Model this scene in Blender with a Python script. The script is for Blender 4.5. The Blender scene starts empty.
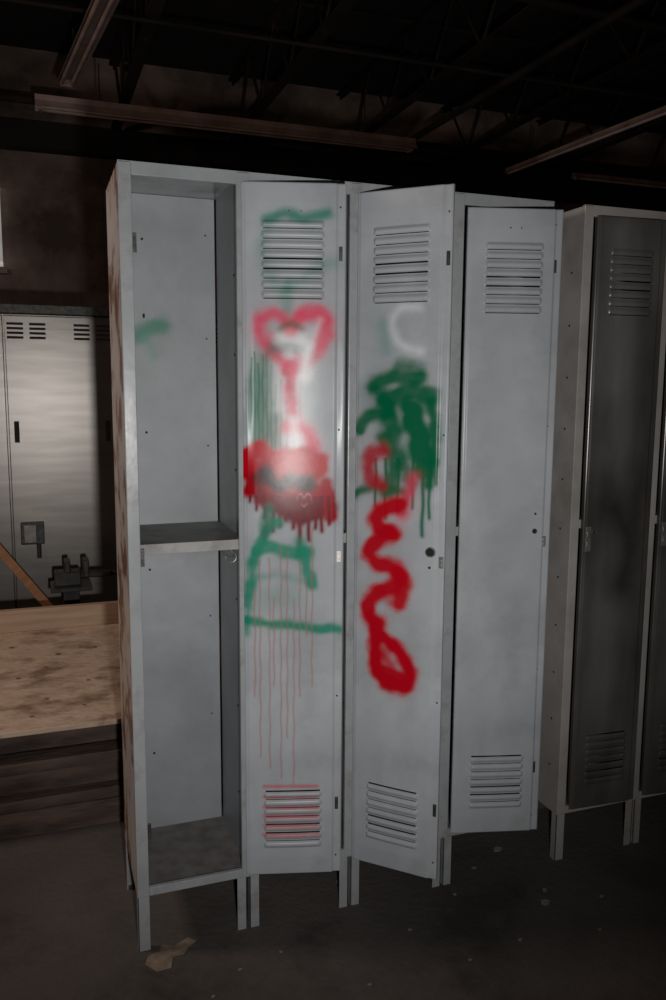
import bpy, bmesh, math, random
import numpy as np
from mathutils import Vector, Matrix
random.seed(4); np.random.seed(4)
C=bpy.context.scene.collection
bpy.context.scene.view_settings.view_transform='Standard'

# ---------------- materials ----------------
def mat(name,col,col2=None,rough=.5,metal=0.,scale=8.,bump=0.,bscale=30.,lo=.35,hi=.65,detail=6,stretch=(1,1,1),rough2=None,paint=False,spec=.5,
        dirt=None,dscale=3.,dlo=.5,dhi=.75,emit=0.):
    m=bpy.data.materials.new(name);m.use_nodes=True;nt=m.node_tree;N=nt.nodes;L=nt.links
    b=N['Principled BSDF'];b.inputs['Metallic'].default_value=metal;b.inputs['Roughness'].default_value=rough
    b.inputs['Specular IOR Level'].default_value=spec
    tc=N.new('ShaderNodeTexCoord');mp=N.new('ShaderNodeMapping');mp.inputs['Scale'].default_value=stretch
    L.new(tc.outputs['Object'],mp.inputs['Vector'])
    nz=N.new('ShaderNodeTexNoise');nz.inputs['Scale'].default_value=scale;nz.inputs['Detail'].default_value=detail
    L.new(mp.outputs['Vector'],nz.inputs['Vector'])
    rp=N.new('ShaderNodeMapRange');rp.inputs['From Min'].default_value=lo;rp.inputs['From Max'].default_value=hi
    L.new(nz.outputs['Fac'],rp.inputs['Value'])
    mx=N.new('ShaderNodeMix');mx.data_type='RGBA'
    mx.inputs[6].default_value=(*col,1);mx.inputs[7].default_value=(*(col2 or col),1)
    L.new(rp.outputs['Result'],mx.inputs[0]);out=mx.outputs[2]
    if dirt:
        n2=N.new('ShaderNodeTexNoise');n2.inputs['Scale'].default_value=dscale;n2.inputs['Detail'].default_value=10
        n2.inputs['Roughness'].default_value=.65
        L.new(mp.outputs['Vector'],n2.inputs['Vector'])
        r2=N.new('ShaderNodeMapRange');r2.inputs['From Min'].default_value=dlo;r2.inputs['From Max'].default_value=dhi
        L.new(n2.outputs['Fac'],r2.inputs['Value'])
        m2=N.new('ShaderNodeMix');m2.data_type='RGBA';L.new(r2.outputs['Result'],m2.inputs[0]);L.new(out,m2.inputs[6])
        m2.inputs[7].default_value=(*dirt,1);out=m2.outputs[2]
    rsock=None
    if rough2 is not None:
        rr=N.new('ShaderNodeMapRange');rr.inputs['From Min'].default_value=.35;rr.inputs['From Max'].default_value=.65
        rr.inputs['To Min'].default_value=rough;rr.inputs['To Max'].default_value=rough2
        L.new(nz.outputs['Fac'],rr.inputs['Value']);rsock=rr.outputs['Result']
    if paint:
        at=N.new('ShaderNodeAttribute');at.attribute_name='paint'
        m3=N.new('ShaderNodeMix');m3.data_type='RGBA';L.new(at.outputs['Alpha'],m3.inputs[0]);L.new(out,m3.inputs[6]);L.new(at.outputs['Color'],m3.inputs[7]);out=m3.outputs[2]
    L.new(out,b.inputs['Base Color'])
    if emit:
        L.new(out,b.inputs['Emission Color']);b.inputs['Emission Strength'].default_value=emit
    if rsock: L.new(rsock,b.inputs['Roughness'])
    if bump:
        nb=N.new('ShaderNodeTexNoise');nb.inputs['Scale'].default_value=bscale;nb.inputs['Detail'].default_value=4
        L.new(mp.outputs['Vector'],nb.inputs['Vector'])
        bp=N.new('ShaderNodeBump');bp.inputs['Strength'].default_value=bump;bp.inputs['Distance'].default_value=.01
        L.new(nb.outputs['Fac'],bp.inputs['Height']);L.new(bp.outputs['Normal'],b.inputs['Normal'])
    return m
M_door=mat('grey_enamel',(.33,.347,.366),(.40,.417,.437),rough=.24,rough2=.29,spec=.15,scale=5,bump=.06,bscale=8,paint=True,dirt=(.24,.245,.25),dscale=4,dlo=.48,dhi=.85)
M_body=mat('grey_enamel_frame',(.27,.28,.29),(.36,.37,.38),rough=.24,scale=7,bump=.08,bscale=14,dirt=(.14,.132,.125),dscale=7,dlo=.5,dhi=.74)
M_inner=mat('grey_enamel_inner',(.25,.268,.285),(.31,.328,.345),rough=.5,scale=5,paint=True,dirt=(.18,.187,.19),dscale=3,dlo=.42,dhi=.8)
M_part=mat('grey_enamel_partition',(.27,.285,.297),(.34,.355,.367),rough=.4,scale=5,dirt=(.2,.2,.2),dscale=4,dlo=.45,dhi=.8)
M_side=mat('rust_patched_grey_side',(.50,.47,.455),(.40,.37,.355),rough=.38,scale=7,stretch=(1,1,.8),dirt=(.17,.085,.05),dscale=7,dlo=.5,dhi=.56,bump=.12,bscale=25)
M_shelf=mat('dusty_grey_shelf',(.33,.32,.31),(.25,.24,.235),rough=.6,scale=9,dirt=(.17,.155,.145),dscale=8,dlo=.5,dhi=.7)
M_dusty=mat('dusty_steel',(.12,.108,.10),(.18,.165,.155),rough=.8,scale=25)
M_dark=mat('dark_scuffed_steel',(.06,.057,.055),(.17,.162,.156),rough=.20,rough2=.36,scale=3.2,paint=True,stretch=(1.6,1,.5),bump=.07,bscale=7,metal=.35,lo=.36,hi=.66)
M_dark2=mat('brown_grey_steel',(.29,.27,.255),(.36,.34,.325),rough=.34,scale=5,dirt=(.16,.135,.115),dscale=3,dlo=.48,dhi=.8)
M_black=mat('black_hole',(.004,.004,.004),(.008,.008,.008),rough=.8)
M_steel=mat('worn_steel',(.35,.33,.31),(.5,.48,.46),rough=.35,metal=.8,scale=40)
M_dimsteel=mat('dull_box_steel',(.16,.15,.14),(.24,.22,.21),rough=.45,metal=.6,scale=30)
M_hinge=mat('dark_hinge_steel',(.035,.033,.031),(.08,.078,.075),rough=.5,metal=.5,scale=40)
M_vise=mat('greasy_iron',(.02,.018,.016),(.045,.04,.036),rough=.55,metal=.3,scale=20)
M_cab=mat('brushed_steel',(.21,.193,.178),(.25,.23,.213),rough=.35,metal=.9,scale=3,stretch=(1,1,8),bump=.03,bscale=3)
M_floor=mat('grimy_concrete',(.072,.063,.057),(.118,.104,.095),rough=.8,rough2=.92,spec=.2,scale=3.2,detail=12,bump=.3,bscale=45,dirt=(.044,.038,.034),dscale=1.6,dlo=.45,dhi=.65)
M_wall=mat('dark_block_wall',(.25,.175,.14),(.32,.23,.19),rough=.9,scale=3,bump=.3,bscale=12,dirt=(.08,.056,.046),dscale=.8,dlo=.42,dhi=.62)
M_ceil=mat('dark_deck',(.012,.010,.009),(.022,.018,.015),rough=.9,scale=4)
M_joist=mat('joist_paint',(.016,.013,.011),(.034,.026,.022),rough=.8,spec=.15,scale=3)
M_tube=mat('dusty_fixture',(.24,.165,.14),(.38,.27,.235),rough=.5,scale=8)
M_glow=mat('dusty_glass_tube',(.5,.41,.37),(.65,.54,.49),rough=.3,scale=8)
M_ply=mat('plywood',(.52,.38,.28),(.63,.48,.37),rough=.8,scale=12,detail=12,stretch=(1,1.3,1.3),dirt=(.26,.165,.11),dscale=5,dlo=.49,dhi=.64,bump=.5,bscale=30)
M_lum=mat('lumber',(.38,.25,.165),(.48,.34,.24),rough=.7,scale=10,stretch=(.3,5,5))
M_lumd=mat('dark_lumber',(.030,.019,.014),(.105,.066,.05),rough=.85,scale=5,stretch=(.9,4,4),detail=12,bump=.6,bscale=18)
M_org=mat('orange_wood',(.30,.13,.055),(.38,.18,.08),rough=.6,scale=10,stretch=(.3,4,4))
M_card=mat('cardboard',(.24,.18,.13),(.13,.10,.075),rough=.9,scale=30)
M_chip=mat('pale_chips',(.22,.19,.17),(.15,.13,.11),rough=.9,scale=20)
M_glass=mat('dusty_pane',(.60,.57,.54),(.45,.43,.41),rough=.6,scale=6,emit=.35)

# ---------------- helpers ----------------
def link(o,parent=None):
    C.objects.link(o)
    if parent: o.parent=parent
    return o
def boxbm(bm,a,b):
    vs=[bm.verts.new((x,y,z)) for x in(a[0],b[0]) for y in(a[1],b[1]) for z in(a[2],b[2])]
    for f in((0,1,3,2),(4,6,7,5),(0,4,5,1),(2,3,7,6),(0,2,6,4),(1,5,7,3)): bm.faces.new([vs[i] for i in f])
def obj_boxes(name,boxes,m,parent=None,bevel=0.,loc=None,rot=None):
    bm=bmesh.new()
    for a,b in boxes: boxbm(bm,[min(a[i],b[i]) for i in range(3)],[max(a[i],b[i]) for i in range(3)])
    bmesh.ops.recalc_face_normals(bm,faces=bm.faces)
    me=bpy.data.meshes.new(name);bm.to_mesh(me);bm.free();me.materials.append(m)
    o=link(bpy.data.objects.new(name,me),parent)
    if bevel:
        md=o.modifiers.new('bevel','BEVEL');md.width=bevel;md.segments=2;md.limit_method='ANGLE'
    if loc: o.location=loc
    if rot: o.rotation_euler=rot
    return o
def cyl(bm,p,q,r,n=14):
    p=Vector(p);q=Vector(q);d=(q-p);L=d.length
    mt=Matrix.Translation((p+q)/2)@d.to_track_quat('Z','Y').to_matrix().to_4x4()
    bmesh.ops.create_cone(bm,cap_ends=True,segments=n,radius1=r,radius2=r,depth=L,matrix=mt)
def cylobj(name,p,q,r,m,parent=None,n=12):
    bm=bmesh.new();cyl(bm,p,q,r,n);me=bpy.data.meshes.new(name);bm.to_mesh(me);bm.free();me.materials.append(m)
    return link(bpy.data.objects.new(name,me),parent)
def tag(o,label,cat,group=None):
    o['label']=label;o['category']=cat
    if group:o['group']=group
def structure(o): o['kind']='structure';return o
def empty(name,loc=(0,0,0)):
    e=bpy.data.objects.new(name,None);e.empty_display_size=.1;e.location=loc;return link(e)

# ---------------- paint engine ----------------
def smooth(pts,n=6):
    if len(pts)<3: return pts
    P=[pts[0]]+list(pts)+[pts[-1]];out=[]
    for i in range(1,len(P)-2):
        p0,p1,p2,p3=[np.array(p,float) for p in P[i-1:i+3]]
        for k in range(n):
            t=k/n;out.append(tuple(.5*((2*p1)+(-p0+p2)*t+(2*p0-5*p1+4*p2-p3)*t*t+(-p0+3*p1-3*p2+p3)*t**3)))
    out.append(tuple(pts[-1]));return out
class Canvas:
    def __init__(s,X,Z):
        s.X=X;s.Z=Z;s.rgb=np.zeros(X.shape+(3,));s.a=np.zeros(X.shape)
        s.wob=sum(np.sin(X*fx+Z*fz+ph) for fx,fz,ph in((110,60,0),(-80,130,1),(170,-95,2),(40,205,3)))/4
        s.wob2=sum(np.sin(X*fx+Z*fz+ph) for fx,fz,ph in((60,-75,.4),(-95,70,2.1),(30,110,4)))/3
    def comp(s,al,col):
        al=np.clip(al,0,1);na=al+s.a*(1-al)
        w=np.where(na>1e-5,al/np.maximum(na,1e-5),0)[...,None]
        s.rgb=s.rgb*(1-w)+np.array(col)*w;s.a=na
    def stroke(s,pts,r,soft,op,col,speck=.15,haze=.34,patch=.0,wv=.16):
        d=np.full(s.X.shape,9.)
        pts=smooth(list(pts))
        if len(pts)==1: pts=pts*2
        for (x0,z0),(x1,z1) in zip(pts[:-1],pts[1:]):
            dx,dz=x1-x0,z1-z0;l=dx*dx+dz*dz+1e-9
            t=np.clip(((s.X-x0)*dx+(s.Z-z0)*dz)/l,0,1)
            d=np.minimum(d,np.hypot(s.X-x0-t*dx,s.Z-z0-t*dz))
        d=d+s.wob*min(soft,.012)*.25+s.wob2*r*wv
        if haze and op>.6:
            t=np.clip((r+soft*2.8-d)/(soft*3.8),0,1);al=t*t*haze*op*(1+.35*np.random.randn(*d.shape))
            s.comp(al,col)
        t=np.clip((r+soft-d)/(2*soft),0,1);al=t*t*(3-2*t)*op*(1-patch*(.5+.5*s.wob))
        al=al*(1+speck*np.random.randn(*d.shape)*(al>.02)*(1-t))
        s.comp(al,col)
    def drip(s,x,z0,z1,w,op,col):
        m=((s.Z<=z0)&(s.Z>=z1));g=np.exp(-((s.X-x-.0012*np.sin(s.Z*60+x*900))/w)**2)
        fade=np.clip((s.Z-z1)/.01,0,1)
        s.comp(m*g*op*fade,col)

# ---------------- door ----------------
def make_door(parent,hx,w,h,z0,ang,m,paintf=None,y0=-.006,vents=True,depth=.0070,buckle=0.,crown=.004):
    dx,dz=.0025,.0020
    nx=int(w/dx)+1;nz=int(h/dz)+1
    xs=np.linspace(0,w,nx);zs=np.linspace(0,h,nz);X,Z=np.meshgrid(xs,zs)
    Y=np.zeros_like(X);slit=np.zeros_like(X,bool)
    if vents:
        pitch=.0236
        for zb,n,fl in ((.079,7,True),(h-.272,8,False)):
            x0,x1=w*.19,w*.79
            ex=np.clip(np.minimum(X-x0,x1-X)/.007,0,1);ex=np.sin(ex*np.pi/2)
            for i in range(n):
                a=zb+i*pitch;t=(Z-a)/(.0172);inn=(t>=0)&(t<=1);tt=np.clip(t,0,1)
                if fl:
                    prof=np.where(inn,np.sin(np.pi*(.22+.78*(1-tt))),0)
                    slit|=(Z>a+.0170)&(Z<a+.0222)&(X>x0+.003)&(X<x1-.003)
                else:
                    prof=np.where(inn,np.sin(np.pi*(.22+.78*tt)),0)
                    slit|=(Z>a-.0050)&(Z<a-.0002)&(X>x0+.003)&(X<x1-.003)
                Y-=depth*prof*ex
    win=np.clip(np.minimum(X,w-X)/.03,0,1);win=win*win*(3-2*win)
    Y+=.004*np.clip((X-(w-.024))/.003,0,1)
    Y+=.002*np.clip((.010-X)/.003,0,1)
    Y+=.0010*np.sin(X*14+1)*np.sin(Z*5.3)*win
    Y-=crown*(1-((X-w/2)/(w/2))**2)*np.clip(np.minimum(Z,h-Z)/.05,0,1)      # pan slightly crowned
    if buckle:
        g=np.exp(-((Z+z0-1.283)/.42)**2)
        Y+=buckle*np.sin(2*np.pi*(Z+z0-1.283)/.9)*g*win
    e=np.minimum.reduce([X,w-X,Z,h-Z]);Y+=.003*np.clip(1-e/.003,0,1)**2
    cv=Canvas(X,Z)
    if paintf: paintf(cv,w,h)
    verts=np.stack([X,Y,Z],-1).reshape(-1,3)
    idx=np.arange(nx*nz).reshape(nz,nx)
    cs=slit[:-1,:-1]&slit[1:,1:]
    keep=~cs
    f=np.stack([idx[:-1,:-1][keep],idx[:-1,1:][keep],idx[1:,1:][keep],idx[1:,:-1][keep]],-1)
    V=verts.tolist();F=f.tolist();n=len(V)
    T=.016
    def flange(ring_front):
        base=len(V)
        for i in ring_front:
            p=verts[i];V.append([p[0],T,p[2]])
        for k in range(len(ring_front)-1): F.append([ring_front[k],ring_front[k+1],base+k+1,base+k])
    flange(idx[:,0].tolist()[::-1]);flange(idx[:,-1].tolist());flange(idx[0,:].tolist());flange(idx[-1,:].tolist()[::-1])
    me=bpy.data.meshes.new('door');me.from_pydata(V,[],F)
    col=np.zeros((len(V),4));col[:n,:3]=cv.rgb.reshape(-1,3);col[:n,3]=cv.a.reshape(-1)
    at=me.color_attributes.new('paint','FLOAT_COLOR','POINT');at.data.foreach_set('color',col.ravel())
    me.materials.append(m);me.polygons.foreach_set('use_smooth',[True]*len(me.polygons));me.update()
    try: me.set_sharp_from_angle(angle=math.radians(50))
    except Exception: pass
    o=link(bpy.data.objects.new('door',me),parent);o.location=(hx,y0,z0);o.rotation_euler=(0,0,-ang)
    return o
def hole(parent,x,z,r,name='latch_hole',ring=True,y=0.):
    bm=bmesh.new();cyl(bm,(x,y-.0042,z),(x,y+.002,z),r,20)
    me=bpy.data.meshes.new(name)
    if ring:
        for k in range(20):
            a0,a1=2*math.pi*k/20,2*math.pi*(k+1)/20
            q=[(x+rr*math.cos(a),y+yy,z+rr*math.sin(a)) for a in(a0,a1) for rr,yy in((r,-.004),(r*1.15,-.006),(r*1.4,-.001))]
            v=[bm.verts.new(p) for p in q]
            for j in(0,1):
                fc=bm.faces.new((v[j],v[j+1],v[j+4],v[j+3]));fc.material_index=1
    bm.to_mesh(me);bm.free();me.materials.append(M_black);me.materials.append(M_steel)
    return link(bpy.data.objects.new(name,me),parent)
def plate(parent,x,z,w,h,name,m,t=.003,y=0):
    return obj_boxes(name,[((x-w/2,y-t,z-h/2),(x+w/2,y+.001,z+h/2)),((x-w*.25,y-t-.002,z-h*.3),(x+w*.25,y-t+.0003,z-h*.1)),((x-w*.25,y-t-.002,z+h*.1),(x+w*.25,y-t+.0003,z+h*.3))],m,parent,bevel=.0006)
bmr=bmesh.new();bmesh.ops.create_uvsphere(bmr,u_segments=10,v_segments=6,radius=.0026,matrix=Matrix.Diagonal((1,.8,1,1)))
ME_RIV=bpy.data.meshes.new('rivet');bmr.to_mesh(ME_RIV);bmr.free();ME_RIV.materials.append(M_hinge)
def dots(parent,pts,y=0.):
    for x,z in pts:
        o=link(bpy.data.objects.new('rivet',ME_RIV),parent);o.location=(x,y,z)

def mapper(TL,TR,BL,BR,hor,w,h,zb,zt,zh=1.473):
    def f(x,y):
        u=.5
        for _ in range(3):
            yt=TL[1]+(TR[1]-TL[1])*u;yb=BL[1]+(BR[1]-BL[1])*u
            v=(y-yt)/(yb-yt)
            xl=TL[0]+(BL[0]-TL[0])*v;xr=TR[0]+(BR[0]-TR[0])*v;u=(x-xl)/(xr-xl)
        vh=(hor-yt)/(yb-yt);s=(zt-zh)/(zt-zb)
        k=vh*(1-s)/(s*(1-vh))
        ss=v/(k-v*(k-1))
        return (u*w,(zt-zb)*(1-ss))
    return f
H_D=1.79;ZB=.165
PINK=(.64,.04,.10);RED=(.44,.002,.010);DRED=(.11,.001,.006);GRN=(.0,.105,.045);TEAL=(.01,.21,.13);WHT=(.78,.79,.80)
def paint2(cv,w,h):
    f=mapper((243,181),(345,184),(245,873),(333,870),389,w,h,ZB,ZB+h)
    S=lambda pts,r,so,op,col,**k: cv.stroke([f(*p) for p in pts],r*.0026,so*.0026,op,col,**k)
    def D(x,y0,y1,wd,op,col): a=f(x,y0);b=f(x,y1);cv.drip(a[0],a[1],b[1],wd*.0026,op,col)
    S([(268,221),(285,215),(305,220),(327,214)],4.5,4,.8,(.03,.20,.15));S([(268,228),(262,250),(270,275),(285,290),(320,268),(333,266)],4,8,.35,TEAL)
    S([(288,285),(287,320)],4,6,.4,TEAL)
    S([(268,362),(262,400),(266,440)],11,12,.55,GRN);S([(282,300),(286,330)],4,8,.3,TEAL)
    S([(256,380),(255,450)],5,9,.4,TEAL);S([(300,390),(306,430)],6,10,.35,TEAL)
    for x in(252,255,259,263,267,271,275,280,286,293,299): D(x,350+random.random()*40,458,.9,.7,GRN)
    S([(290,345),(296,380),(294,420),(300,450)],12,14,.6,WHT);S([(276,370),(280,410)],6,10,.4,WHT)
    # heart with a pointed base
    S([(290,333),(283,321),(271,316),(260,322),(259,334),(266,348),(278,360),(290,372)],5,5.2,.88,PINK,patch=.25)
    S([(290,333),(298,320),(311,315),(323,321),(323,336),(315,351),(303,363),(291,372)],7.2,5.2,.88,PINK,patch=.2)
    S([(300,318),(318,320)],6,6,.5,PINK);S([(264,324),(270,340)],5,6,.4,PINK)
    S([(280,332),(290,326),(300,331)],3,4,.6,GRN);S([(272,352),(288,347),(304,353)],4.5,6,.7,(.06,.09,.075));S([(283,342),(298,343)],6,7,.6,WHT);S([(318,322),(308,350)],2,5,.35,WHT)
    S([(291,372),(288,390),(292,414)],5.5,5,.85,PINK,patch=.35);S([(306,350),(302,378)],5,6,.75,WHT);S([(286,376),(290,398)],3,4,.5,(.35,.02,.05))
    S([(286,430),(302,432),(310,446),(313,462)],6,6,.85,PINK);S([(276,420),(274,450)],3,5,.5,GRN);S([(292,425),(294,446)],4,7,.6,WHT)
    # dense crimson block
    S([(249,458),(260,453),(272,461),(290,459),(313,462)],9,4,1,RED,wv=.3);S([(250,473),(280,475),(312,470)],13,4,1,RED)
    S([(254,487),(280,494),(313,494)],12,4,1,(.33,.002,.008),wv=.3);S([(264,474),(276,489),(290,482),(307,487)],7,5,.95,(.020,.003,.005),wv=.4);S([(256,480),(262,494)],4,5,.6,(.05,.004,.007))
    S([(262,501),(280,508),(300,506)],8,4,1,(.20,.002,.007));S([(283,512),(300,518),(324,508)],9,3.5,1,(.12,.001,.006),wv=.3);S([(322,486),(326,518)],6.5,3.5,.95,(.32,.003,.01))
    S([(301,509),(295,501),(298,496),(301,500),(305,496),(308,501),(301,509)],.7,.8,.7,(.5,.22,.25),haze=0,wv=0)
    for x,y1,wd in((250,508,1.6),(256,516,1.8),(264,524,2.2),(272,537,2.4),(278,532,2.3),(284,526,2.3),(291,534,2.3),(297,558,2.6),(306,546,2.4),(312,534,2.3),(318,537,2.2),(325,530,1.9)): D(x,498,y1,wd,1,(.15,.0015,.007))
    # green arch and separate bar
    S([(247,606),(251,580),(257,552),(266,530),(276,524)],5.2,3.6,.92,TEAL,patch=.25,wv=.35);S([(258,553),(270,549),(285,554),(305,555)],6.2,4,.92,TEAL,patch=.2,wv=.35)
    S([(297,545),(303,568),(309,588)],5.6,3.6,.9,TEAL,patch=.25,wv=.35);S([(254,582),(275,577),(300,582)],3,5,.5,TEAL,patch=.5)
    S([(268,512),(264,535)],5,4,.75,(.02,.14,.09))
    S([(246,622),(262,625),(290,627),(310,630),(333,631)],4.4,3.2,.93,TEAL,patch=.15,wv=.35);S([(248,612),(246,636)],3,3.5,.75,TEAL,patch=.3)
    S([(262,600),(290,600)],10,14,.25,TEAL)
    for x,y0,y1 in((254,590,700),(259,560,760),(268,560,770),(272,600,690),(279,550,780),(285,555,740),(291,600,785),(297,560,700),(303,580,640),(309,530,690)):
        D(x,y0,y1,.8,.55,(.36,.10,.09))
    for y in(786,796,806,815,824,833): S([(262,y),(311,y-1)],1.8,2,.6,(.5,.03,.05))
def paint3(cv,w,h):
    f=mapper((360,190),(453,182),(350,860),(432,882),393,w,h,ZB,ZB+h)
    S=lambda pts,r,so,op,col,**k: cv.stroke([f(*p) for p in pts],r*.0027,so*.0027,op,col,**k)
    def D(x,y0,y1,wd,op,col): a=f(x,y0);b=f(x,y1);cv.drip(a[0],a[1],b[1],wd*.0027,op,col)
    S([(421,308),(405,308),(395,320),(397,338),(409,349),(422,353)],3,6,.45,WHT)
    S([(385,325),(389,350)],5,8,.35,TEAL)
    S([(400,366),(420,369)],5,5,.75,GRN,patch=.2)
    S([(376,387),(395,379),(422,379)],7,4.5,.95,GRN,patch=.1);S([(388,402),(410,394),(430,398)],9,4.6,.97,GRN,patch=.1)
    S([(361,431),(370,419),(392,414)],6,4,.95,GRN,patch=.1);S([(388,408),(395,434)],9,4.6,.96,GRN,patch=.15);S([(387,440),(397,466),(390,494)],8,5,.95,GRN,patch=.15)
    S([(412,412),(420,440),(424,468)],12,4.4,.98,GRN);S([(431,402),(434,440),(428,487)],5,4,.95,GRN);S([(402,455),(412,486)],6,5,.88,GRN,patch=.2)
    S([(356,497),(372,491),(404,494)],3.8,3.6,.9,GRN,patch=.15);S([(376,392),(384,400)],5,5,.75,GRN);S([(380,395),(400,440)],14,16,.35,GRN)
    for x,y1,wd in((424,542,2.2),(430,524,1.8),(414,514,1.6),(388,524,1.8),(378,512,1.6),(400,518,1.5),(436,490,1.6)): D(x,460,y1,wd,.93,GRN)
    S([(384,453),(373,457),(370,470),(374,482),(381,487)],7,5,.9,(.36,.008,.018),patch=.1);S([(414,480),(408,502),(403,518)],4.5,6,.7,PINK)
    # connected red letter strokes ending in a heavy closed loop
    S([(402,507),(388,511),(378,521),(382,532),(394,536)],8.4,4.4,.98,RED);S([(392,536),(378,545),(371,556),(380,566),(394,570),(402,580)],8.2,4.4,.98,RED,wv=.25)
    S([(400,574),(404,590),(399,606)],7.8,4.6,.96,RED);S([(396,589),(380,594),(369,606),(371,620),(380,626)],8,4.4,.98,RED,wv=.25)
    S([(380,590),(392,606)],4,6,.6,RED)
    S([(374,622),(377,640),(376,662),(380,678),(391,687)],8,4.2,1,RED);S([(380,638),(396,650),(407,667),(409,682),(401,690),(388,684)],7.5,4,1,RED)
    S([(386,674),(403,684)],9.5,4.5,.98,RED);S([(383,655),(390,666)],5,5,.75,RED)
def paint5(cv,w,h):
    f=mapper((600,212),(662,215),(564,812),(640,795),400,w,h,ZB,ZB+h)
    S=lambda pts,r,so,op,col,**k: cv.stroke([f(*p) for p in pts],r*.003,so*.003,op,col,**k)
    S([(618,230),(612,400)],6,26,.6,(.34,.33,.32));S([(604,620),(600,740)],6,26,.45,(.26,.25,.24));S([(608,470),(618,430)],6,24,.4,(.28,.27,.26))  # soft pale streaks: highlights painted into the door colour, strongest at the top
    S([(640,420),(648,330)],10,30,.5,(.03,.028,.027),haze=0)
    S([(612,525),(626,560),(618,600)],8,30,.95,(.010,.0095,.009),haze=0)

# ---------------- locker bank ----------------
W=.294;D=.3134;H=1.981;LEG=.1524
def bank(name,x0,y0,n,mframe,minner,mside,open_first=False,skip_end=False):
    e=empty(name,(x0,y0,0))
    L=n*W;t=.0015;fw=.017
    obj_boxes('side_panel',[((0,.012,LEG),(2*t,D,H))],mside,e)
    obj_boxes('side_panel',[((L-2*t,.012,LEG),(L,D,H))],mside,e)
    for k in range(1,n):
        obj_boxes('partition',[((k*W-t,.012,LEG+.004),(k*W+t,D-.004,H-.004))],M_part if open_first else minner,e)
    obj_boxes('top_panel',[((0,0,H-.003),(L,D,H))],mframe,e)
    for k in range(n):
        nx,nz=60,360
        X,Z=np.meshgrid(np.linspace(k*W+t,(k+1)*W-t-(.005 if (open_first and k==0) else 0),nx),np.linspace(LEG+.004,H-.004,nz));cv=Canvas(X,Z)
        if open_first and k==0:
            cv.stroke([(.06,1.60),(.10,1.622),(.14,1.632)],.021,.018,.92,(.025,.17,.105),haze=0)
            cv.stroke([(.10,1.60),(.115,1.55)],.010,.02,.45,(.05,.22,.14))
        idx=np.arange(nx*nz).reshape(nz,nx);F=np.stack([idx[:-1,:-1],idx[:-1,1:],idx[1:,1:],idx[1:,:-1]],-1).reshape(-1,4)
        V=np.stack([X,np.full_like(X,D-.002),Z],-1).reshape(-1,3)
        me=bpy.data.meshes.new('back_panel');me.from_pydata(V.tolist(),[],F.tolist())
        at=me.color_attributes.new('paint','FLOAT_COLOR','POINT');at.data.foreach_set('color',np.concatenate([cv.rgb,cv.a[...,None]],-1).ravel())
        me.materials.append(minner);link(bpy.data.objects.new('back_panel',me),e)
    for k in range(n):
        obj_boxes('floor_pan',[((k*W+t,.004,LEG+.012),(k*W+W-t,D-.004,LEG+.015))],M_dusty,e)
        obj_boxes('shelf',[((k*W+2*t,.012,1.078),(k*W+W-2*t,D-.004,1.081)),((k*W+2*t,.010,1.055),(k*W+W-2*t,.013,1.081))],M_shelf if mframe is M_body else minner,e,bevel=.0008)
    fb=[((0,0,LEG),(.030,.014,H)),((L-.030,0,LEG),(L,.014,H))]
    for k in range(1,n): fb.append(((k*W-fw,0,LEG),(k*W+fw*.9,.014,H)))
    obj_boxes('face_frame',fb+[((.0299,.001,H-.030),(L-.0299,.014,H-.0005)),((.0299,.001,LEG),(L-.0299,.014,LEG+.024))],mframe,e,bevel=.002)
    for k in range(n+1):
        for s in((1,) if k==0 else (-1,) if k==n else(-1,1)):
            xa=k*W+s*.004;xb=k*W+s*.030
            if k in(0,n): xa=k*W
            if not(skip_end and k==n):
                obj_boxes('leg',[((xa,.002,0),(xb,.005,LEG)),((xa,.002,0),(xa+s*.003,.028,LEG))],mframe,e,bevel=.0006)
            obj_boxes('leg',[((xa,D-.005,0),(xb,D-.002,LEG)),((xa,D-.028,0),(xa+s*.003,D-.002,LEG))],mframe,e,bevel=.0006)
    return e
b1=bank('locker_bank',0,0,4,M_body,M_inner,M_side,True,True)
tag(b1,'grey steel locker bank with graffiti doors, first compartment open','locker')
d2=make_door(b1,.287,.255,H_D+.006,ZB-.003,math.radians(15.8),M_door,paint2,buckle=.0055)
d3=make_door(b1,.588,.250,H_D+.014,ZB-.014,math.radians(45),M_door,paint3,crown=.005)
d4=make_door(b1,.905,.262,H_D-.01,ZB,math.radians(15),M_door,None)
d2['label']='grey door with pink heart, red and green graffiti'
d3['label']='grey door with green and red graffiti, swung open'
d4['label']='plain grey louvred door'
for d in(d2,d3,d4):
    big=.0105 if d is d3 else .006
    hole(d,.214,.905 if d is not d3 else .90,big)
    hole(d,.214,.955 if d is not d3 else .86,.0028,name='lock_hole')
    plate(d,.243,.875,.012,.03,'latch_plate',M_steel,y=.003)
    plate(d,.242,1.63,.009,.034,'latch_catch',M_hinge,y=.003)
    plate(d,.242,.20,.009,.034,'latch_catch',M_hinge,y=.003)
    dots(d,[(.115,1.728),(.145,1.728)],y=-.003);dots(d,[(.241,1.74),(.241,1.2),(.241,.5),(.241,.05)],y=.003)
for z in(1.80,1.05,.33): plate(b1,.034,z,.010,.045,'hinge',M_hinge,y=.004)
for z in(1.86,1.66,1.655,1.34,.95,.4): cylobj('bolt_hole',(.09,D-.003,z),(.09,D-.001,z),.0035,M_black,b1,10)
for z in(1.75,1.55,1.25,.9,.6,.35): cylobj('bolt_hole',(W-.0017,.1,z),(W-.003,.1,z),.003,M_black,b1,8)
for z in(1.88,1.6,1.3,.8,.5): cylobj('bolt_hole',(.262,D-.003,z),(.262,D-.001,z),.0025,M_black,b1,8)
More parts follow.
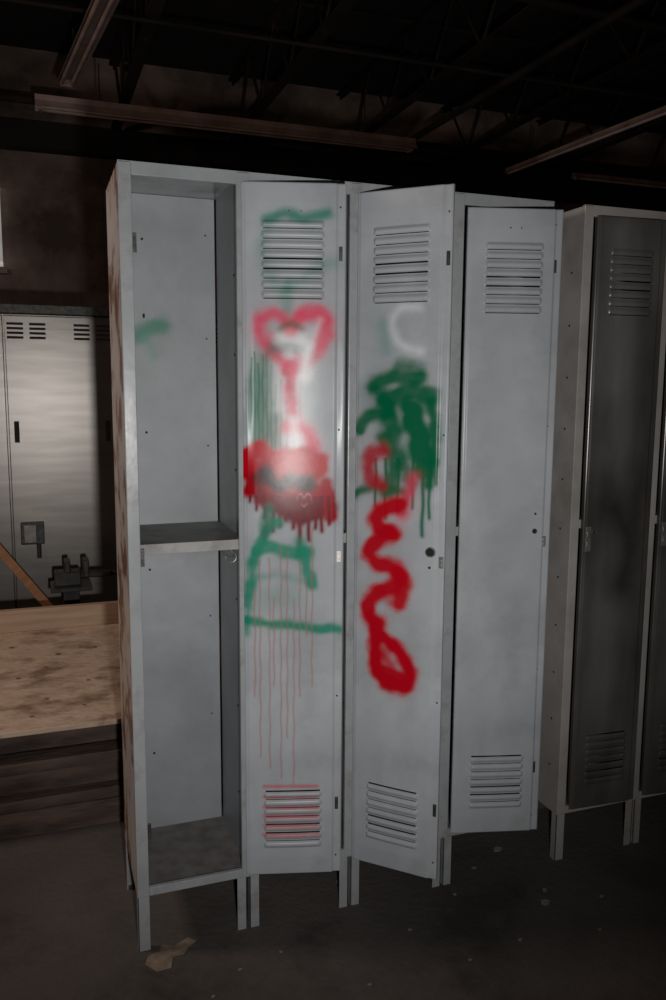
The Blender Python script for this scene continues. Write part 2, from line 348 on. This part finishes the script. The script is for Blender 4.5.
def sweep(name,P,r,m,parent,n=8):
    bm=bmesh.new();rings=[]
    for i,p in enumerate(P):
        p=Vector(p);d=(Vector(P[min(i+1,len(P)-1)])-Vector(P[max(i-1,0)])).normalized()
        a=d.cross(Vector((0,1,0)));a=a.normalized() if a.length>1e-4 else Vector((1,0,0));b=d.cross(a)
        rings.append([bm.verts.new(p+a*r*math.cos(2*math.pi*k/n)+b*r*math.sin(2*math.pi*k/n)) for k in range(n)])
    for A,B in zip(rings[:-1],rings[1:]):
        for k in range(n): bm.faces.new((A[k],A[(k+1)%n],B[(k+1)%n],B[k]))
    bm.faces.new(rings[0][::-1]);bm.faces.new(rings[-1])
    me=bpy.data.meshes.new(name);bm.to_mesh(me);bm.free();me.materials.append(m);return link(bpy.data.objects.new(name,me),parent)
sweep('coat_hook',[(.262,.03,1.079),(.262,.03,1.055)]+[(.262+.014*math.sin(a),.03,1.031+.014*math.cos(a)) for a in np.linspace(0.2,5,14)],.0018,M_steel,b1)

b2=bank('locker_bank',1.278,0,2,M_dark2,M_dark2,M_dark2)
tag(b2,'dark scuffed grey steel locker bank with closed doors','locker')
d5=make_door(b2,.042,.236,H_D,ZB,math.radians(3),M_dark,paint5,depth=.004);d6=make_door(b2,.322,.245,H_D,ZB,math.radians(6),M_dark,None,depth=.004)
for d in(d5,d6):
    plate(d,.014,.86,.018,.075,'latch_handle',M_steel,t=.006);hole(d,.034,.88,.005)
for z in np.arange(.3,1.95,.15): cylobj('bolt_hole',(-.001,.05,z),(.001,.05,z),.0035,M_black,b2,8)

# ---------------- room ----------------
X0,X1,Y0,Y1,ZC=-3.2,7.2,-3.2,5.2,4.05
def slab(name,a,b,m): return structure(obj_boxes(name,[(a,b)],m))
slab('floor',(X0-.1,Y0-.1,-.1),(X1+.1,Y1+.1,0),M_floor)
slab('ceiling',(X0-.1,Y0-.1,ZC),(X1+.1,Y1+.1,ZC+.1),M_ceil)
bx=[((X0,Y1+.012,0),(X1,Y1+.15,ZC))]
for r in range(20):
    off=.2 if r%2 else 0
    x=X0-off
    while x<X1:
        bx.append(((max(x+.004,X0),Y1+.007,r*.2+.004),(min(x+.396,X1),Y1+.015,min((r+1)*.2-.004,ZC))));x+=.4
structure(obj_boxes('wall_back',bx,M_wall))
slab('wall_left',(X0-.1,Y0,0),(X0,Y1,ZC),M_wall);slab('wall_right',(X1,Y0,0),(X1+.1,Y1,ZC),M_wall);slab('wall_front',(X0,Y0-.1,0),(X1,Y0,ZC),M_wall)
structure(obj_boxes('trim_1',[((X0,Y1-.14,3.28),(X1,Y1+.01,3.48))],M_ceil))
wl,wr,wb,wt=-1.35,-.385,2.38,3.0
structure(obj_boxes('window_1',[((wl,Y1-.05,wb),(wr,Y1+.01,wb+.04)),((wl,Y1-.05,wt-.04),(wr,Y1+.01,wt)),((wl,Y1-.05,wb),(wl+.04,Y1+.01,wt)),((wr-.04,Y1-.05,wb),(wr,Y1+.01,wt)),((wl+.03,Y1-.03,wb+.03),(wr-.03,Y1-.02,wt-.03))],M_glass))
structure(obj_boxes('trim_2',[((wl-.1,Y1-.07,wb-.05),(wr+.03,Y1+.01,wb-.001))],M_tube))

def joist(x,ph):
    bm=bmesh.new();za,zb=3.48,3.95
    for z in(za,zb):
        boxbm(bm,(x-.04,Y0,z-.003),(x+.04,Y1-.15,z+.003));s=1 if z==za else -1
        boxbm(bm,(x-.009,Y0,min(z,z+s*.03)),(x+.009,Y1-.15,max(z,z+s*.03)))
    y=Y0+ph;up=True
    while y<Y1-.5:
        cyl(bm,(x,y,za if up else zb),(x,y+.35,zb if up else za),.010,8);y+=.35;up=not up
    me=bpy.data.meshes.new('ceiling_joist');bm.to_mesh(me);bm.free();me.materials.append(M_joist)
    o=link(bpy.data.objects.new('ceiling_joist',me));tag(o,'dark open-web steel bar joist under the roof deck','roof beam','open-web roof joists');return o
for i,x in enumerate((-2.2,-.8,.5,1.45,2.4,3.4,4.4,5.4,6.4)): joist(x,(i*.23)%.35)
def bar(name,p,q,r,m,label,cat):
    o=cylobj(name,p,q,r,m);tag(o,label,cat);return o
bar('ceiling_pipe',(X0+.01,4.45,3.44),(X1-.01,4.45,3.44),.03,M_joist,'dark horizontal pipe under the roof joists','pipe')
bar('ceiling_pipe',(X0+.01,2.9,3.455),(X1-.01,2.9,3.455),.012,M_joist,'thin dark bridging rod crossing the joists','pipe')
bar('ceiling_pipe',(X0+.01,1.7,3.44),(X1-.01,2.1,3.44),.022,M_joist,'dark sprinkler pipe crossing under the joists','pipe')
bar('ceiling_pipe',(X0+.01,3.6,3.99),(X1-.01,3.6,3.99),.02,M_joist,'thin conduit close to the roof deck','pipe')
bar('ceiling_pipe',(2.9,Y0+.01,3.42),(2.7,Y1-.15,3.42),.025,M_joist,'dark pipe running along the joists','pipe')

def fixture(p,q,w=.16,tubes=2,z=3.27,label='long dusty unlit fluorescent strip fixture',hh=.09,bright=False):
    p=Vector((*p,z));q=Vector((*q,z));L=(q-p).length;a=math.atan2(q.y-p.y,q.x-p.x)
    e=empty('fluorescent_fixture',(p+q)/2);e.rotation_euler=(0,0,a)
    bm=bmesh.new();g=hh/.09
    prof=[(-w/2,0),(-w*.3,.05*g),(-w*.3,hh),(w*.3,hh),(w*.3,.05*g),(w/2,0),(w/2-.004,0),(w*.27,.045*g),(-w*.27,.045*g),(-w/2+.004,0)]
    A=[bm.verts.new((-L/2,y,zz)) for y,zz in prof];B=[bm.verts.new((L/2,y,zz)) for y,zz in prof]
    n=len(prof)
    for i in range(n): bm.faces.new((A[i],A[(i+1)%n],B[(i+1)%n],B[i]))
    bm.faces.new(A[::-1]);bm.faces.new(B)
    me=bpy.data.meshes.new('housing');bm.to_mesh(me);bm.free();me.materials.append(M_tube);link(bpy.data.objects.new('housing',me),e)
    for s in(-1,1): obj_boxes('lamp_holder',[((s*(L/2-.03)-.01,-w*.3,-.012),(s*(L/2-.03)+.01,w*.3,.045*g))],M_tube,e)
    for k in range(tubes):
        y=(k-(tubes-1)/2)*.06
        cylobj('tube',(-L/2+.04,y,.004),(L/2-.04,y,.004),.013,M_glow if bright else M_tube,e)
    for s in(-.35,.35): cylobj('hanger_rod',(s*L,0,hh-.002),(s*L,0,3.478-z),.005,M_joist,e,6)
    tag(e,label,'light fixture');return e
fixture((-.12,3.69),(2.47,3.69),w=.12,z=3.165,hh=.075)
fixture((3.50,4.10),(3.66,2.0),w=.06,tubes=1,z=3.19,hh=.04,bright=True,label='dusty unlit fluorescent tube fixture hung along the joists')
fixture((4.10,4.05),(6.2,4.05),w=.06,tubes=1,z=3.20,hh=.04,bright=True,label='dusty unlit fluorescent tube fixture near the far wall')
fixture((.06,3.55),(.30,1.3),w=.12,tubes=2,z=3.27,hh=.05,label='narrow dusty twin-tube fixture running along the joists')

# ---------------- background steel cabinet ----------------
cb=empty('steel_cabinet',(0,0,0));CY=2.75;CT=1.84;cx0,cx1=-1.66,.97
tag(cb,'brushed steel locker cabinet with slotted vents behind the lumber stack','cabinet')
obj_boxes('body',[((cx0,CY+.02,0),(cx1,CY+.5,CT))],M_cab,cb,bevel=.004)
obj_boxes('top_rim',[((cx0-.01,CY-.0,CT),(cx1+.01,CY+.51,CT+.05))],M_hinge,cb,bevel=.004)
def cabdoor(xa,xb):
    bm=bmesh.new();boxbm(bm,(xa,CY,.08),(xb,CY+.02,CT-.01))
    me=bpy.data.meshes.new('door');bm.to_mesh(me);bm.free();me.materials.append(M_cab);o=link(bpy.data.objects.new('door',me),cb)
    md=o.modifiers.new('b','BEVEL');md.width=.004;md.segments=2
    for g in(.012,.125,.352,.470):
        for r in range(4): obj_boxes('vent_slot',[((xa+g,CY-.0015,CT-.06-r*.024),(xa+g+.082,CY+.001,CT-.047-r*.024))],M_black,o)
    for g in(.040,.516): obj_boxes('handle_slot',[((xa+g-.013,CY-.002,1.155),(xa+g+.013,CY+.001,1.27))],M_black,o,bevel=.001)
    return o
for xa in(-1.641,-.989,-.337,.315): cabdoor(xa+.004,xa+.648)
ob=empty('junction_box',(-.235,CY-.05,.66));tag(ob,'small square grey metal junction box fixed on the cabinet','junction box')
obj_boxes('box_body',[((-.06,0,-.06),(.06,.05,.06))],M_hinge,ob,bevel=.004)
obj_boxes('cover',[((-.045,-.008,-.05),(.02,0,.05))],M_dimsteel,ob,bevel=.003)
cylobj('conduit_stub',(.03,.02,-.06),(.03,.02,-.14),.012,M_hinge,ob)

# ---------------- lumber stack ----------------
g='stacked lumber boards'
def board(name,a,b,m,label,cat='board',grp=g,bev=.003,rz=0.):
    c=[(a[i]+b[i])/2 for i in range(3)];h=[(b[i]-a[i])/2 for i in range(3)]
    o=obj_boxes(name,[([-x for x in h],h)],m,bevel=bev,loc=c,rot=(0,0,rz));tag(o,label,cat,grp);return o
YF=.69;ys=(YF,YF+.38,YF+.76,YF+1.1)
z=.0
for th,lab,off in((.088,'dark weathered timber at the base of the stack',.0),(.038,'dark thin board low in the stack',-.005),(.088,'dark weathered timber in the middle of the stack',.06),(.038,'dark thin board in the upper part of the stack',-.012),(.088,'brown timber just under the plywood',.10)):
    for yy in ys: board('lumber_board',(-1.3+off,yy+off*.8,z),(.30+off*.3,yy+off*.8+.09,z+th),M_lumd,lab,rz=math.radians(random.uniform(-.9,.9)))
    z+=th+.0015
    z=round(z,4)
zt=z-.001
board('plywood_sheet',(-1.32,YF,zt),(.34,YF+1.22,zt+.018),M_ply,'dusty light plywood sheet on top of the stack','plywood',None,.002)
zt+=.018
board('lumber_board',(-1.3,YF+1.14,zt),(.33,YF+1.18,zt+.10),M_lum,'light pine board standing on edge on the plywood')
o=obj_boxes('wooden_plank',[((-.022,-.01,-.52),(.022,.01,.52))],M_org,bevel=.002);o.location=(-.265,2.45,.445);o.rotation_euler=(0,math.radians(-35.5),0);tag(o,'orange-brown wooden plank leaning beside the cabinet','plank')
v=empty('bench_vise',(-.06,2.3,0));tag(v,'dark greasy bench vise on a post stand','vise')
obj_boxes('stand',[((-.12,-.12,0),(.12,.12,.02)),((-.04,-.04,.02),(.04,.04,.44)),((-.1,-.1,.44),(.1,.1,.46))],M_vise,v,bevel=.003)
obj_boxes('jaw_body',[((-.08,-.05,.46),(.05,.05,.53)),((-.03,-.06,.53),(.0,.06,.585)),((.06,-.06,.50),(.09,.06,.585)),((.0,-.025,.49),(.2,.025,.52))],M_vise,v,bevel=.006)
cylobj('screw_handle',(.2,0,.505),(.25,0,.505),.014,M_vise,v)

# ---------------- floor debris ----------------
def flake(name,cx,cy,pts,t,m,label,cat,grp=None,curl=.0,z0=.0005):
    bm=bmesh.new();n=len(pts);mx=max(abs(p[0]) for p in pts)
    hz=lambda p: curl*(p[0]/mx)**2
    c=bm.verts.new((0,0,t));A=[bm.verts.new((x,y,t+hz((x,y)))) for x,y in pts];B=[bm.verts.new((x,y,hz((x,y)))) for x,y in pts];c2=bm.verts.new((0,0,0))
    for i in range(n):
        j=(i+1)%n;bm.faces.new((c,A[i],A[j]));bm.faces.new((c2,B[j],B[i]));bm.faces.new((A[i],B[i],B[j],A[j]))
    me=bpy.data.meshes.new(name);bm.to_mesh(me);bm.free();me.materials.append(m);o=link(bpy.data.objects.new(name,me));o.location=(cx,cy,z0);tag(o,label,cat,grp);return o
flake('cardboard_scrap',.080,-.035,[(-.072,-.02),(-.06,.012),(-.03,.02),(-.02,.045),(.01,.03),(.05,.05),(.07,.03),(.045,.012),(.03,-.01),(.0,-.012),(-.01,-.05),(-.045,-.055)],.0012,M_card,'torn piece of brown cardboard beside the locker leg','cardboard',None,.002)
def chip(x,y,s,z0,m,label,grp):
    n=random.choice((5,6,7));pts=[(s*(.6+.5*random.random())*math.cos(2*math.pi*k/n),s*(.5+.4*random.random())*math.sin(2*math.pi*k/n)) for k in range(n)]
    flake('debris_chip',x,y,pts,s*.25,m,label,'debris',grp,z0=z0)
for x,y,s in [(1.139,.114,.018),(1.126,-.171,.018),(.708,-.151,.007),(.233,-.15,.006),(1.2,-.323,.008),(.804,-.311,.006),(.525,-.308,.006),(.97,-.286,.008),(1.16,-.12,.010),(.35,-.12,.006),(.6,.12,.008),(.9,-.05,.007),(.15,-.22,.006),(1.3,-.2,.008),(1.02,.05,.008)]:
    chip(x,y,s,.0005,M_chip,'small pale chip of debris on the concrete floor','debris chips on the floor')
for x,y,s in [(-.2,.95,.010),(-.3,1.2,.012),(-.05,1.1,.009),(-.15,1.45,.014),(-.33,1.6,.012),(.0,1.5,.010),(-.25,.8,.008),(-.08,.85,.007),(-.2,1.3,.008)]:
    chip(x,y,s,zt+.0005,M_card,'small dark wood crumb lying on the plywood','wood crumbs on the plywood')

# ---------------- camera ----------------
q=[-0.2019,-2.026,1.4727,0.3467,-0.1379,0.0069];f=825.2
F=Vector((math.sin(q[3])*math.cos(q[4]),math.cos(q[3])*math.cos(q[4]),math.sin(q[4])));Rt=Vector((math.cos(q[3]),-math.sin(q[3]),0));U=Rt.cross(F)
R2=Rt*math.cos(q[5])+U*math.sin(q[5]);U2=-Rt*math.sin(q[5])+U*math.cos(q[5])
cam=bpy.data.cameras.new('camera');co=link(bpy.data.objects.new('camera',cam));cam.sensor_fit='VERTICAL';cam.sensor_height=36;cam.lens=f/1000*36;cam.clip_start=.02
co.matrix_world=Matrix((( R2.x,U2.x,-F.x,q[0]),(R2.y,U2.y,-F.y,q[1]),(R2.z,U2.z,-F.z,q[2]),(0,0,0,1)))
bpy.context.scene.camera=co

# ---------------- lights ----------------
l=bpy.data.lights.new('flash_light','SPOT');l.energy=120;l.shadow_soft_size=.03;l.color=(1,.985,.965);l.spot_size=math.radians(92);l.spot_blend=1.0
lo=link(bpy.data.objects.new('flash_light',l));lo.location=(-.10,-2.04,1.25);lo.rotation_euler=(Vector((.36,0,1.26))-lo.location).to_track_quat('-Z','Y').to_euler()
a=bpy.data.lights.new('warm_lamp','AREA');a.energy=27;a.size=.5;a.color=(1,.79,.66);ao=link(bpy.data.objects.new('warm_lamp',a));ao.location=(-2.2,.8,2.6)
ao.rotation_euler=(Vector((-.1,.9,.7))-ao.location).to_track_quat('-Z','Y').to_euler()
w=bpy.data.worlds.new('world');bpy.context.scene.world=w;w.use_nodes=True;w.node_tree.nodes['Background'].inputs[0].default_value=(.5,.42,.4,1);w.node_tree.nodes['Background'].inputs[1].default_value=.01
